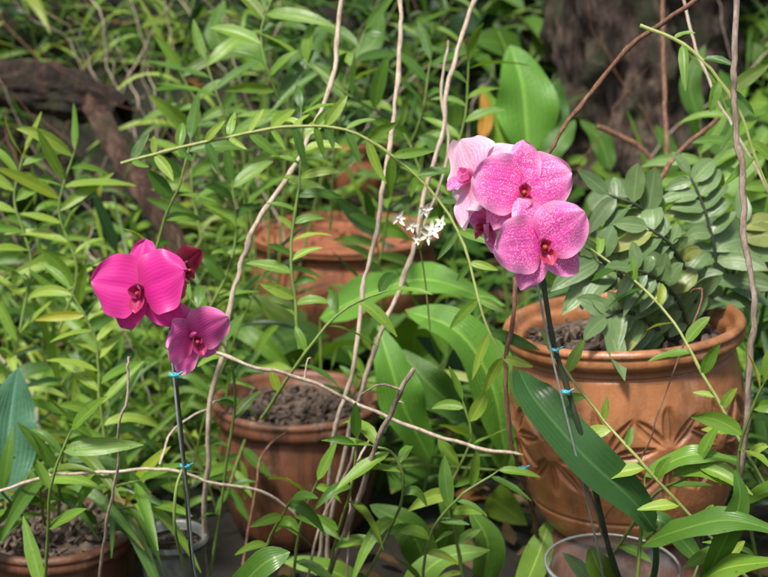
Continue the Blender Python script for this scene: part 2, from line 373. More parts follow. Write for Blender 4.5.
def relief(a,r,z,i):
    n=6; zc=.130
    w=2*math.pi/n; g=0
    if .04<z<.220:
        aa=((a+.35)%w)-w/2; x=aa*.137; y=z-zc
        for q in range(8):
            t=q*math.pi/4+.2; u=x*math.cos(t)+y*math.sin(t); v=-x*math.sin(t)+y*math.cos(t)
            wv=.0095*(1-.5*max(0,(u-.034)/.028))
            e=((u-.034)/.028)**2+(v/wv)**2
            if e<1: g=max(g,min(1,(1-e)*1.6)*(1-.6*math.exp(-(v/.0012)**2)))
        x2=(((a+.35+w/2)%w)-w/2)*.137
        for sy in (-1,1):
            for q in (-.75,0,.75):
                t=math.pi/2*sy+q; yy=y-sy*.008
                u=x2*math.cos(t)+yy*math.sin(t); v=-x2*math.sin(t)+yy*math.cos(t)
                e=((u-.030)/.025)**2+(v/.0085)**2
                if e<1: g=max(g,min(1,(1-e)*1.6)*(1-.6*math.exp(-(v/.0012)**2)))
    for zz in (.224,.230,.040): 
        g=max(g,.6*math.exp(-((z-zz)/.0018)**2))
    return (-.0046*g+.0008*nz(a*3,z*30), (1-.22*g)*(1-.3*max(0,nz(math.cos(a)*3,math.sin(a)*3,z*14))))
pr=P(640,319,1.56)
bigbase=pr[2]-.262
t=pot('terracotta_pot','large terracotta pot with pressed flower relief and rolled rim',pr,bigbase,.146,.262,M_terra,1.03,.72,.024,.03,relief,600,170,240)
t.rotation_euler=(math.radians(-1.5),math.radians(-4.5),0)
th=thing('terracotta_pot','upturned old terracotta pot carrying the big pot','plant pot',V(pr[0],pr[1],gh(pr[0],pr[1])-.005),'terracotta pots')
hh=bigbase-gh(pr[0],pr[1])-.004
b=B(); lathe(b,[(.135,0),(.138,.01),(.137,.035),(.127,.038),(.098,hh-.005),(.09,hh),(.001,hh)],pr[0]-.01,pr[1],gh(pr[0],pr[1])-.005,80,lambda a,r_,z,i:(0,1-.4*max(0,nz(math.cos(a)*3,math.sin(a)*3,z*14)))); b.finish('body',M_terrad,th)
pm=P(297,396,1.97); 
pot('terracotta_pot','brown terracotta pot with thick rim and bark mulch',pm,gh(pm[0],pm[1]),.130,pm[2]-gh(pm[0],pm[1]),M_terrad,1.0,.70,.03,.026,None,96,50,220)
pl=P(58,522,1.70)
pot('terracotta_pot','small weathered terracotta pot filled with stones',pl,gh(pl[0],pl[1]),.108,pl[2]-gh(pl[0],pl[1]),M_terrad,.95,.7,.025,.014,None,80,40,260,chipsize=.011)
pw=P(172,534,1.66)
pot('plastic_pot','small grey plastic nursery pot with dark soil',pw,gh(pw[0],pw[1]),.046,pw[2]-gh(pw[0],pw[1]),M_plast,.9,.7,.012,.02,None,60,40,60,group=None,chipsize=.007,thick_rim=.002,soilmat=M_soil)
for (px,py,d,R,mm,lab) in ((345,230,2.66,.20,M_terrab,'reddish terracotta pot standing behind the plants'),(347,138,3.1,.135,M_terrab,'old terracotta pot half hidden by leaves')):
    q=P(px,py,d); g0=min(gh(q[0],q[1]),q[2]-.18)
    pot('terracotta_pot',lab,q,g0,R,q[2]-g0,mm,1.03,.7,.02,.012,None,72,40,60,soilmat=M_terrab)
# clear plastic bucket
q=P(612,564,1.42); g0=gh(q[0],q[1]); H=q[2]-g0; R=.070
th=thing('plastic_bucket','clear plastic bucket with folded rim and wire handle','bucket',V(q[0],q[1],g0))
b=B(); lathe(b,dense([(.002,.003),(R*.8,.003),(R*.98,H-.012),(R*1.05,H-.012),(R*1.07,H-.004),(R*1.02,H)],50),q[0],q[1],g0,72,lambda a,r_,z,i:(.0012*nz(math.cos(a)*3,math.sin(a)*3,z*15),1)); b.finish('shell',M_clear,th)
b=B(); ring=[q+V(R*1.07*math.cos(a),R*1.07*math.sin(a),.0) for a in np.linspace(0,2*math.pi,40)]
tube(b,ring,.0018,sides=6,m=80,cap=False); b.finish('rim',M_wire,th)
b=B(); hp=[q+V(R*1.08*math.cos(a),-.02-R*.9*math.sin(a)*.5,-.012-.03*math.sin(a)) for a in np.linspace(0,math.pi,9)]
tube(b,hp,.0014,sides=6); b.finish('handle',M_wire,th)
# ---------------------------------------------------------------- tree trunk and logs
def woody(b,pts,r0,r1,m,sides,amp,fr,seed):
    path=spline(pts,m); T=frames(path); ref=unit(V(.2,-1,.35))
    S=np.cross(T,ref);S/=np.linalg.norm(S,axis=1)[:,None];U=np.cross(S,T)
    out=np.zeros((m,sides+1,3)); 
    for i in range(m):
        t=i/(m-1); R=r0+(r1-r0)*t
        for j in range(sides+1):
            a=2*math.pi*(j%sides)/sides
            k=1+amp*nz(math.cos(a)*fr,math.sin(a)*fr,seed+t*3)+amp*.8*nz(math.cos(a)*fr*3,math.sin(a)*fr*3,seed+t*7)+amp*.5*nz(math.cos(a)*fr*8,math.sin(a)*fr*8,seed+t*25)
            out[i,j]=path[i]+R*k*(math.cos(a)*S[i]+math.sin(a)*U[i])
    uv=np.zeros((m,sides+1,2)); b.grid(out,uv,(1,1,1))
q=P(628,230,3.2); g0=gh(q[0],q[1])
th=thing('tree','old tree trunk with rough mossy grey bark on the bank','tree',V(q[0],q[1],g0-.05))
b=B(); woody(b,[V(q[0]+.02,q[1],g0-.1),V(q[0],q[1],g0+.12),V(q[0]-.01,q[1]+.02,g0+.5),V(q[0]+.03,q[1]+.05,g0+1.3),V(q[0],q[1]+.1,g0+2.4)],.225,.17,130,96,.35,1.8,3); 
b.finish('trunk',M_trunk,th)
b=B(); woody(b,[V(q[0]-.02,q[1]+.05,g0+1.5),V(q[0]-.3,q[1]+.15,g0+1.9),V(q[0]-.6,q[1]+.3,g0+2.5)],.1,.05,40,30,.2,1.6,9); b.finish('limb',M_trunk,th)
b=B(); woody(b,[V(q[0]+.02,q[1]+.05,g0+1.7),V(q[0]+.3,q[1]+.2,g0+2.1),V(q[0]+.5,q[1]+.2,g0+2.7)],.09,.05,40,30,.2,1.6,19); b.finish('limb',M_trunk,th)
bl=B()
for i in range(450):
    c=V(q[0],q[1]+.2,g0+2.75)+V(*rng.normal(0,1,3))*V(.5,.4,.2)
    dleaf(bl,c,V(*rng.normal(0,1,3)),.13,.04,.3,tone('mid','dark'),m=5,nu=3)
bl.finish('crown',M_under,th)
for pts,r0,r1,lab,mt,am in (([(-60,86,2.8),(0,86,2.78),(45,90,2.75),(92,100,2.7),(122,118,2.68)],.054,.042,'rotting mossy log lying on the bank',M_log,.35),
                  ([(88,92,2.7),(112,138,2.62),(140,182,2.56),(172,235,2.5),(182,262,2.48)],.026,.018,'reddish brown root leaning down the bank',M_root,.3)):
    p=[P(*x) for x in pts]; b=B(); woody(b,p,r0,r1,90,48,am,1.6,r0*100); b.finish('fallen_log',mt,label=lab,category='log',origin=p[0])
# ---------------------------------------------------------------- canes, vines, sticks
g='bare canes and vines'
cane('vine_cane',[(341,-60,1.62),(341,0,1.6),(330,80,1.58),(300,150,1.56),(262,215,1.55),(240,270,1.55),(228,330,1.55),(213,400,1.56),(205,470,1.6),(206,560,1.7),(207,620,1.75)],.0030,.0033,M_tan,'long pale bare cane curving up through the plants','cane',g,node=.06)
cane('vine_cane',[(393,-60,1.6),(397,0,1.6),(399,60,1.58),(392,150,1.56),(378,230,1.55),(362,310,1.55),(348,390,1.56),(333,450,1.6),(322,540,1.7),(310,620,1.78)],.0027,.0029,M_tan,'thin pale bare cane rising nearly straight','cane',g,node=.07)
cane('vine_cane',[(485,-60,1.62),(472,0,1.6),(448,90,1.58),(432,180,1.58),(405,265,1.58),(377,350,1.6),(352,425,1.65),(330,540,1.75),(322,620,1.8)],.0029,.0031,M_tan,'pale pinkish bare cane leaning behind the orchid','cane',g,node=.05)
cane('vine_cane',[(448,40,1.7),(440,90,1.7),(450,150,1.7),(428,215,1.7),(400,280,1.7)],.0018,.0016,M_tan,'short pale bare cane crossing the others','cane',g,node=.05)
cane('twig',[(760,-50,1.3),(700,0,1.35),(640,42,1.38),(590,92,1.4),(560,130,1.4),(544,157,1.4)],.0030,.0022,M_red,'bare reddish brown twig hanging above the orchid','twig',g,node=.04)
cane('vine_cane',[(748,-60,1.3),(741,60,1.3),(736,110,1.3),(742,180,1.3),(750,260,1.3),(756,330,1.3),(742,410,1.32),(737,500,1.36),(728,600,1.45),(725,680,1.5)],.0030,.0038,M_grey,'knotted grey brown vine stem hanging by the pot','vine',g,knob=.35,wob=.011)
cane('vine_cane',[(676,-40,1.5),(690,20,1.5),(712,80,1.5),(742,140,1.5),(775,205,1.5),(820,280,1.5)],.0018,.0018,M_tan,'thin pale cane slanting past the leaves','cane',g)
cane('twig',[(720,117,1.7),(690,140,1.7),(668,165,1.68),(645,200,1.66),(625,245,1.64)],.003,.004,M_red,'forked brown twig among grey green leaves','twig',g)
cane('twig',[(600,130,2.0),(640,150,2.0),(665,165,2.0),(668,90,2.05),(660,-20,2.1)],.0045,.0035,M_red,'dark brown forked branch near the trunk','twig',g)
cane('twig',[(213,352,1.4),(250,367,1.4),(290,377,1.42),(340,395,1.44),(380,411,1.45),(440,434,1.46),(480,445,1.46),(522,457,1.46)],.0019,.0022,M_tan,'thin tan stick lying across above the pot','twig',g,node=.05,side=[(.35,(.3,0,.9),.03,.0013),(.6,(.6,0,.6),.03,.0013)])
cane('twig',[(128,357,1.35),(124,400,1.36),(117,455,1.4),(105,530,1.5),(95,610,1.65)],.0014,.0018,M_tan,'thin brown twig standing upright in the pot','twig',g)
cane('twig',[(514,276,1.42),(509,350,1.42),(511,420,1.44),(524,480,1.5),(540,560,1.65),(545,620,1.75)],.0028,.0030,M_red,'brown upright stick behind the pink orchid','twig',g)
cane('twig',[(414,368,1.33),(398,398,1.35),(382,440,1.38),(362,490,1.43),(340,535,1.5),(320,600,1.62),(312,640,1.7)],.0026,.0040,M_grey,'thick broken grey stick leaning over the soil','twig',g,knob=.3,side=[(.12,(-.9,0,-.1),.05,.0015)])
cane('twig',[(-30,500,1.5),(40,480,1.5),(100,470,1.5),(160,468,1.5),(210,480,1.52),(255,492,1.55),(300,520,1.6)],.0020,.0018,M_tan,'tan stick lying across the small pots','twig',g)
cane('vine_cane',[(160,468,1.52),(172,430,1.55),(205,408,1.6),(222,402,1.7)],.0014,.0014,M_tan,'fine pale twig beside the pot','twig',g)
cane('twig',[(242,575,1.6),(255,500,1.6),(262,455,1.6),(290,430,1.62)],.0020,.0016,M_red,'thin dark twig rising beside the pot','twig',g)
cane('twig',[(300,600,1.55),(318,520,1.55),(345,470,1.55),(362,420,1.55)],.0018,.0015,M_grey,'thin grey dead twig leaning on others','twig',g)
cane('twig',[(348,620,1.55),(345,540,1.5),(352,490,1.48),(372,440,1.5)],.0018,.0013,M_tan,'thin pale dead twig beside the cane','twig',g)
cane('vine_cane',[(585,600,1.6),(602,520,1.5),(650,440,1.42),(700,300,1.4),(690,290,1.42)],.0010,.001,M_red,'wiry brown tendril before the big pot','twig',g)
for i in range(95):
    x=random.uniform(-1.2,1.3); y=random.uniform(2.2,3.6)
    if i>34: x=random.uniform(-1.1,-.1); y=random.uniform(2.0,3.2)
    z=gh(x,y)
    L=random.uniform(.3,.9); a=random.uniform(-1.3,1.3)
    p=[V(x,y,z),V(x+a*L*.3,y+random.uniform(-.1,.1),z+L*.5),V(x+a*L*random.uniform(.3,.9),y+random.uniform(-.15,.15),z+L*random.uniform(.6,1))]
    b=B(); tube(b,p,random.uniform(.0012,.003),.001,knob=.3,wob=.03,sides=5,m=26); b.finish('dead_twig',random.choice([M_tan,M_tan,M_grey,M_red]),label='thin bare dead twig among the undergrowth',category='twig',group='dead twigs in the undergrowth',origin=p[0])
# ---------------------------------------------------------------- orchids
def petal(b,c,a,f,L,W,cup=.0,ruf=.06,prof=(.75,.6),reflex=0,zoff=0,col=(1,1,1),m=16,nu=15,base=.12,back=0):
    a=unit(a-f*(a@f)); s=np.cross(f,a)
    t=(np.linspace(0,1,m)**.85)[:,None]; t[-1]=.999; u=np.linspace(-1,1,nu)[None,:]; ph=random.random()*6
    w=W/2*np.maximum(np.sin(np.pi*t**prof[0])**prof[1],base*(1-t))*(1+.03*np.sin(t*11+ph))
    z=cup*L*t**2-back*L*t**4+reflex*u**2*w
    z=z+ruf*L*t**1.5*np.sin(u*4.2+ph)*np.abs(u)**1.5
    z=z+ruf*.5*L*np.sin(t*5+ph)*u**2+ruf*.5*L*np.sin(t*12+ph)*u**3
    z=z-.02*L*np.exp(-(u/.13)**2)*np.sin(np.pi*t)
    pts=c+a*(L*t)[:,:,None]+s*(u*w)[:,:,None]+f*(z+zoff)[:,:,None]
    uv=np.stack([np.broadcast_to(u*.5+.5,(m,nu)),np.broadcast_to(t,(m,nu))],-1)
    b.grid(pts,uv,col)
def ball(b,c,ax,rx,ry,n=10,col=(1,1,1)):
    ax=unit(ax); s=unit(np.cross(ax,V(.1,.2,1))); u=np.cross(s,ax)
    th_=np.linspace(0,np.pi,n); ph=np.linspace(0,2*np.pi,n+3)
    pts=c+ax*(np.cos(th_)*ry)[:,None,None]+rx*np.sin(th_)[:,None,None]*(np.cos(ph)[None,:,None]*s+np.sin(ph)[None,:,None]*u)
    b.grid(pts,np.zeros((n,n+3,2)),col)
def flower(par,c,face,up,D,mats,sepmat=None,cup=.12,open_=1.0,lipmat=M_lip,label=None,pw=.58,pangle=76,ruf=.07,sw=1.0,lab=140,tilt=.22,lipcol=(1.8,5,.8)):
    f=unit(face); u=unit(up-f*(up@f)); r=np.cross(u,f)
    sepmat=sepmat or mats
    b=B(); ball(b,c+f*.006+u*.003,f+u*.4,.0032,.008); ball(b,c-f*.006,f,.003,.01)
    fl=b.finish('flower',mats,par); 
    if label: fl['label']=label
    def dirn(deg): return u*math.cos(math.radians(deg))+r*math.sin(math.radians(deg))
    def jf(): return unit(f+u*random.uniform(-tilt,tilt)+r*random.uniform(-tilt,tilt))
    for deg,L,W in ((0,.48,.36),(lab,.49,.34),(-lab,.49,.34)):
        b=B(); petal(b,c-f*.002,dirn(deg+random.uniform(-7,7)),jf(),D*L,D*W*sw,cup*.3,.06,(.82,.54),.12,-.0015,back=.16); b.finish('sepal',sepmat,fl)
    for s in (1,-1):
        b=B(); petal(b,c,dirn(s*pangle+random.uniform(-6,6)),unit(f-dirn(s*pangle)*random.uniform(0,tilt)+u*random.uniform(-tilt,tilt)*.6),D*.51*open_*random.uniform(.96,1.03),D*pw,cup,ruf,(.74,.48),-.06,.0012,m=24,nu=23,back=.10); b.finish('petal',mats,fl)
    b=B()
    lc=c+f*.003-u*.004
    petal(b,lc,-u+f*.9,unit(f+u*.6),D*.22,D*.17,.1,.05,(1.2,.7),.6,0,m=10,nu=9)
    for s in (1,-1):
        petal(b,lc,r*s*.8+f*.9+u*.35,unit(f*.6-r*s*.8),D*.15,D*.13,.2,.04,(.9,.6),.5,0,m=10,nu=9)
    ball(b,lc+f*.006,f,.0026,.004,col=lipcol)
    b.finish('lip',lipmat,fl)
    return fl
def clip(par,p):
    b=B()
    for k in (0,1):
        tube(b,[p+V(-.004,-.001,.002*k),p+V(0,-.005,.001),p+V(.004,-.001,-.002*k),p+V(0,.004,0),p+V(-.004,-.001,0)],.0013,m=14,sides=6)
    tube(b,[p+V(.003,0,0),p+V(.009,-.001,.004)],.001,m=6,sides=6)
    if par is None: return b.finish('plant_clip',M_clip,label='small teal plastic clip on a brown stick',category='clip',origin=p)
    b.finish('plant_clip',M_clip,par)
base=P(196,640,1.45)
o1=thing('orchid_plant','magenta moth orchid on a wire stake with two blooms','orchid',V(base[0],base[1],gh(base[0],base[1])))
b=B(); tube(b,[V(*o1['_o']),P(196,600,1.40),P(190,540,1.31),P(184,465,1.25),P(177,390,1.22),P(172,330,1.21),P(168,300,1.215),P(160,286,1.225)],.0024,.0016,sides=8,node=.07)
tube(b,[P(172,330,1.21),P(180,322,1.215),P(187,318,1.22)],.0015,.0015); tube(b,[P(169,305,1.22),P(175,290,1.235),P(178,276,1.245)],.0014,.0014)
b.finish('flower_stem',M_stemd,o1)
b=B(); tube(b,[P(215,640,1.45),P(196,577,1.32),P(188,500,1.26),P(180,440,1.225),P(174,380,1.215),P(169,328,1.205)],.0012,.0012,sides=6); b.finish('wire_stake',M_wire,o1)
b=B(); tube(b,[P(184,465,1.25),P(176,490,1.24),P(175,530,1.25),P(186,572,1.3)],.0016,.0016); b.finish('aerial_root',M_stem,o1)
clip(o1,P(174,375,1.205)); clip(o1,P(185,466,1.248))
flower(o1,P(142,289,1.19),V(-.3,-1,.22),V(-.12,0,1),.102,M_pet1,M_pet1,label='open magenta bloom facing forward',ruf=.09,cup=.14,pw=.62,lipmat=M_lip1,lipcol=(1.5,3,1))
flower(o1,P(191,337,1.205),V(.6,-.8,.1),V(-.35,0,1),.078,M_pet1b,M_pet1b,cup=.42,label='lighter magenta cupped bloom turned sideways',ruf=.1,lipmat=M_lip1,lipcol=(1.5,3,1))
flower(o1,P(179,270,1.25),V(.85,-.15,.3),V(-.1,-.2,1),.058,M_pet4,cup=.5,label='small dark crimson bloom seen from the side',lipmat=M_pet4)
bl=B()
hl(bl,[(200,640,1.45),(230,600,1.36),(262,565,1.3),(290,552,1.3)],26,'strap',('mid',),fold=.2)
bl.finish('foliage',M_gloss,o1)
base=P(628,640,1.5)
o2=thing('orchid_plant','pink speckled moth orchid with three blooms and broad dark leaf','orchid',V(base[0],base[1],gh(base[0],base[1])))
b=B(); tube(b,[V(*o2['_o']),P(626,610,1.43),P(608,545,1.33),P(588,460,1.27),P(568,390,1.25),P(554,345,1.24),P(546,300,1.235),P(541,268,1.235),P(532,235,1.24),P(518,205,1.245),P(500,195,1.25),P(486,188,1.25)],.0032,.002,sides=9,node=.08)
b.finish('flower_stem',M_stemd,o2)
b=B(); tube(b,[P(610,620,1.43),P(600,560,1.32),P(582,480,1.26),P(560,390,1.235),P(546,330,1.225),P(537,282,1.22)],.0012,.0012,sides=6); b.finish('wire_stake',M_wire,o2)
b=B(); tube(b,[P(606,545,1.33),P(592,500,1.3),P(575,470,1.29),P(560,440,1.3)],.0022,.0016,knob=.2); b.finish('aerial_root',M_grey,o2)
clip(o2,P(554,350,1.235)); clip(o2,P(565,392,1.245)); clip(None,P(522,468,1.475))
flower(o2,P(523,189,1.19),V(.02,-1,.25),V(.02,0,1),.096,M_pet2,label='pink bloom with white speckles facing forward',ruf=.09,cup=.14,pw=.62,tilt=.15)
flower(o2,P(541,243,1.17),V(.15,-1,.2),V(-.3,0,1),.097,M_pet2,label='pink speckled bloom with crimson lip',cup=.2,ruf=.1,pw=.58,tilt=.15)
flower(o2,P(474,178,1.24),V(-.8,-.45,.45),V(.3,-.3,.9),.108,M_pet3,M_pet3,cup=.15,label='pale pink bloom turned away to the side',lipmat=M_pet2,ruf=.12,tilt=.25)
flower(o2,P(488,225,1.25),V(-.8,-.3,.1),V(.2,0,1),.062,M_pet2,cup=.4,label='small pink bloom opening behind',ruf=.12)
bl=B()
hl(bl,[(655,530,1.30),(632,500,1.275),(590,462,1.255),(552,420,1.26),(530,392,1.27),(519,370,1.3)],46,'oblong',('deep',),nrm=V(.35,-.85,.55),fold=.28,m=22,nu=9)
tube(bl,[P(640,620,1.42),P(655,570,1.34),P(655,530,1.30)],.004,.003,col=tone('deep'))
hl(bl,[(640,640,1.5),(620,600,1.4),(600,570,1.36),(590,545,1.36)],24,'strap',('mid',))
bl.finish('foliage',M_gloss,o2)
w=thing('white_flower_spray','spray of tiny white star flowers on thin stem','flower',P(430,330,1.5))
b=B(); 
tube(b,[P(430,330,1.5),P(425,280,1.48),P(418,240,1.46),P(408,215,1.45)],.0012,.0008); 
fl=[(398,218,9),(412,226,8),(424,210,9),(432,230,11),(441,222,8),(418,240,6),(427,236,9)]
for x,y,s in fl: tube(b,[P(420,250,1.465),P(x,y,1.45)],.0007,.0006,m=5)
b.finish('stem',M_stem,w)
for x,y,s in fl:
    b=B(); f=unit(V(random.uniform(-.8,.8),-1,random.uniform(-.2,.9))); u=unit(V(0,0,1)-f*f[2]); r=np.cross(u,f)
    for k in range(5):
        a=k*1.2566+random.random()*.6; petal(b,P(x,y,1.45),u*math.cos(a)+r*math.sin(a),f,s*.0011*random.uniform(.8,1.2),s*.0005,.4,.02,(.8,.8),.2,m=6,nu=5)
    ball(b,P(x,y,1.449),f,.0012,.002,6); b.finish('blossom',M_white,w)
# ---------------------------------------------------------------- hand placed shoots
def S(pts,Lpx,Wpx,n,tones,**k):
    d=pts[-1][2]; s=d*K/768
    return shoot([P(*q) for q in pts],Lpx*s,Wpx*s,n,tones,**k)
F=('fresh','mid'); FL=('fresh','lime','mid')
S([(300,350,1.5),(297,300,1.5),(293,250,1.5),(297,200,1.5),(300,150,1.5),(300,108,1.5)],42,10,20,FL)
S([(120,165,1.45),(165,152,1.45),(215,140,1.45),(255,130,1.45),(300,125,1.45),(340,128,1.45),(385,150,1.45),(430,192,1.45),(465,250,1.43),(484,318,1.42),(510,370,1.42)],38,9,20,FL,smat=M_stemy,label='long arching yellow green stem with small leaves',r=.0022,opp=True,start=.02,nj=.25,droop=.1,lup=unit(V(0,-1,.5)))
S([(130,330,1.6),(150,270,1.58),(165,215,1.56),(178,185,1.55),(190,140,1.55)],60,17,8,('mid','fresh'))
S([(205,600,1.7),(225,470,1.6),(235,400,1.55),(222,340,1.5),(190,300,1.5)],50,11,10,F)
S([(262,420,1.5),(300,360,1.45),(345,310,1.45),(392,290,1.45)],46,11,7,F)
S([(320,620,1.6),(335,540,1.5),(352,480,1.42),(356,440,1.4)],58,13,7,('fresh','mid'),droop=.6)
S([(345,620,1.6),(385,540,1.5),(405,490,1.42),(395,455,1.4),(370,445,1.4)],66,15,8,('fresh','mid'),droop=.7)
S([(240,620,1.6),(270,540,1.5),(290,500,1.42)],56,14,6,('fresh','mid'),droop=.6)
S([(290,620,1.6),(300,530,1.5),(318,480,1.45)],58,13,6,('fresh','mid'),droop=.5)
S([(470,620,1.6),(455,540,1.55),(452,490,1.5),(470,440,1.48),(462,400,1.47)],46,11,11,('fresh','lime'))
S([(420,620,1.6),(430,540,1.5),(455,500,1.45),(500,470,1.45)],48,11,8,('fresh','mid'))
S([(560,360,1.3),(600,415,1.28),(640,460,1.26),(690,515,1.27),(730,560,1.3),(760,590,1.3)][::-1],44,12,12,('fresh','lime'),smat=M_stemy,label='thin yellow green stem with paired small leaves')
S([(592,250,1.45),(640,285,1.42),(680,330,1.38),(712,385,1.36),(745,450,1.36),(780,510,1.4)][::-1],38,10,14,FL,smat=M_stemy,label='thin yellow green stem crossing before the pot')
S([(770,620,1.4),(750,520,1.3),(740,460,1.25),(752,410,1.22),(764,380,1.2)],74,19,7,('fresh','lime'),droop=.4)
S([(640,25,1.35),(690,50,1.33),(730,100,1.32),(755,160,1.32),(790,240,1.33)],36,10,10,F,smat=M_stemy)
S([(560,620,1.6),(610,560,1.5),(650,500,1.4),(690,475,1.3),(700,460,1.28)],56,15,6,('fresh','mid'))
S([(640,330,1.55),(655,280,1.5),(650,240,1.5),(640,200,1.5)],36,10,9,F)
for pts in ([(695,332,1.58),(690,285,1.56),(668,240,1.52),(642,208,1.5),(608,195,1.5)],[(675,338,1.55),(645,305,1.5),(618,275,1.47),(598,255,1.46)],[(705,328,1.6),(718,265,1.58),(708,215,1.57),(690,175,1.57)],
            [(672,340,1.52),(645,322,1.48),(622,312,1.45),(606,318,1.44)],[(700,330,1.56),(690,285,1.5),(672,250,1.46),(645,228,1.45)],[(710,330,1.62),(735,270,1.62),(745,225,1.62)],[(690,335,1.54),(678,300,1.49),(658,280,1.45),(630,268,1.43)]):
    S(pts,46,20,9,('glauc',),mat=M_matt,shape='oval',smat=M_stemd,label='arching stem with rounded thick green leaves in the pot',group='thick leaved stems in the big pot',lat=1.2,fold=.2,r=.003,opp=True,jit=.25,az=.1,nj=.3,lup=unit(V(-.25,-.75,.65)),droop=.25)
for pts in ([(60,525,1.68),(62,480,1.6),(66,440,1.55)],[(80,525,1.68),(110,490,1.6),(140,480,1.55)],[(45,525,1.68),(40,490,1.6),(48,470,1.5)],[(90,530,1.68),(120,510,1.62),(150,505,1.58)],[(30,525,1.65),(10,500,1.6),(-10,480,1.55)]):
    S(pts,84,12,8,('fresh','mid'),label='arching strap leaved orchid shoot in the pot',lat=.7,droop=.5)
S([(40,640,1.5),(48,540,1.4),(52,480,1.35),(70,430,1.33)],80,17,4,('fresh',),lat=.5)
S([(110,470,1.7),(100,400,1.7),(95,340,1.7),(70,290,1.7)],60,10,15,('fresh','lime'))
S([(60,330,1.8),(75,270,1.8),(60,210,1.8),(75,150,1.8)],64,10,15,('fresh','lime'))
S([(20,330,1.8),(30,260,1.8),(15,200,1.8),(25,150,1.8)],60,10,15,('fresh','lime'))
S([(170,360,1.7),(215,300,1.7),(235,240,1.7),(232,180,1.7)],48,11,12,F)
for pts in ([(225,400,1.9),(228,370,1.88),(222,345,1.85)],[(345,402,1.97),(362,380,1.9),(374,345,1.85)],[(245,440,1.86),(236,465,1.82),(228,490,1.78)]):
    S(pts,44,10,7,F)
for pts in ([(250,260,2.1),(240,180,2.05),(222,110,2.0),(205,60,2.0)],[(330,230,2.1),(335,150,2.05),(350,80,2.0),(365,30,2.0)],[(380,260,2.0),(392,190,1.95),(420,120,1.9),(430,60,1.9)],
            [(300,140,1.9),(270,80,1.85),(262,30,1.85),(280,-20,1.85)],[(455,250,1.9),(450,180,1.85),(465,120,1.85),(470,60,1.85)],[(200,240,2.1),(190,180,2.1),(200,120,2.1),(180,70,2.1)],
            [(430,200,1.9),(400,130,1.9),(350,95,1.85),(300,60,1.85)],[(760,300,1.8),(740,230,1.75),(745,160,1.75),(720,90,1.75)],[(735,250,1.9),(720,200,1.9),(700,150,1.9)],[(385,330,2.2),(380,270,2.15),(372,225,2.1)]):
    S(pts,62,12,12,('mid','fresh'))
# ---------------------------------------------------------------- broad leaves by hand
def broad(label,leaves,mat=None,cat='plant',name='broad_leaved_plant',group='broad leaved plants'):
    p0=P(*leaves[0][0][0]); th=thing(name,label,cat,V(p0[0],p0[1],gh(p0[0],p0[1])),group)
    b=B(); bs=B()
    for L in leaves:
        hl(b,L[0],L[1],L[2],L[3],fold=L[4] if len(L)>4 else .2,wav=.2,m=18,nu=9,nrm=L[5] if len(L)>5 else None,curl=.12)
        q=P(*L[0][0]); tube(bs,[V(p0[0]+random.uniform(-.02,.02),p0[1],gh(p0[0],p0[1])),(q+V(p0[0],p0[1],gh(p0[0],p0[1])))/2+V(0,0,.02),q],.003,.002,m=12,sides=6)
    b.finish('foliage',mat or M_broad,th); bs.finish('stem',M_stem,th)
UPN=V(0,-.5,.9)
broad('broad light green paddle leaves standing upright',[([(528,155,2.4),(526,118,2.4),(522,82,2.4),(510,45,2.42)],62,'oval',('rich',),.4,V(.1,-1,.5)),([(535,150,2.4),(554,115,2.4),(558,78,2.4)],30,'lance',('mid',)),([(505,150,2.4),(492,115,2.4),(482,85,2.4)],26,'lance',('fresh',)),([(482,140,2.38),(486,115,2.38),(482,92,2.38)],14,'lance',('orange',)),([(540,160,2.38),(560,140,2.38),(575,120,2.4)],24,'lance',('mid',))])
broad('large broad green leaves low behind the pots',[([(320,318,2.1),(375,292,2.05),(430,280,2.0),(505,306,1.95)],50,'ovate',('rich',),.25,UPN),([(505,455,1.78),(492,385,1.76),(458,332,1.76),(405,310,1.8)],60,'oval',('rich',),.4,V(.4,-.7,.6)),
   ([(430,460,1.85),(405,410,1.82),(392,370,1.82),(378,325,1.85)],46,'oval',('rich',),.3),([(500,470,1.8),(520,420,1.78),(530,370,1.8),(520,330,1.82)],36,'ovate',('fresh',),.3),([(470,420,1.9),(430,385,1.88),(400,350,1.9)],38,'oval',('mid',),.3)])
broad('glossy broad leaves over dark soil',[([(430,577,1.75),(410,530,1.7),(370,505,1.7)],34,'ovate',('mid',),.3),([(480,600,1.7),(488,545,1.65),(470,510,1.65)],30,'oval',('mid',),.4),([(380,600,1.7),(330,570,1.65),(280,560,1.65)],26,'lance',('fresh',),.2,UPN),
   ([(520,600,1.6),(540,550,1.6),(550,520,1.62)],28,'ovate',('fresh',),.3),([(400,600,1.6),(440,560,1.6),(490,550,1.6)],28,'ovate',('fresh',),.2,UPN),([(440,560,1.75),(450,520,1.7),(440,490,1.7)],28,'ovate',('mid',),.3)])
broad('glossy leaf plant beside the big pot',[([(640,545,1.3),(680,530,1.25),(730,520,1.22),(790,535,1.2)],32,'lance',('mid',),.2,UPN),([(690,600,1.3),(720,570,1.25),(790,560,1.2)],30,'lance',('fresh',),.2,UPN),([(700,560,1.35),(660,520,1.36),(640,540,1.37)],20,'ovate',('mid',)),([(700,590,1.3),(725,540,1.24),(740,500,1.22),(735,470,1.22)],22,'lance',('mid',)),([(645,476,1.3),(690,455,1.28),(738,460,1.28)],22,'lance',('fresh',),.2,UPN)],M_gloss)
broad('bluish green broad leaf beside the pot',[([(5,500,1.72),(8,450,1.72),(12,410,1.72),(18,368,1.72)],56,'oval',('blue',),.3,V(.2,-1,.3)),([(-10,490,1.72),(-20,440,1.72),(-30,390,1.72)],46,'ovate',('blue',),.3)])
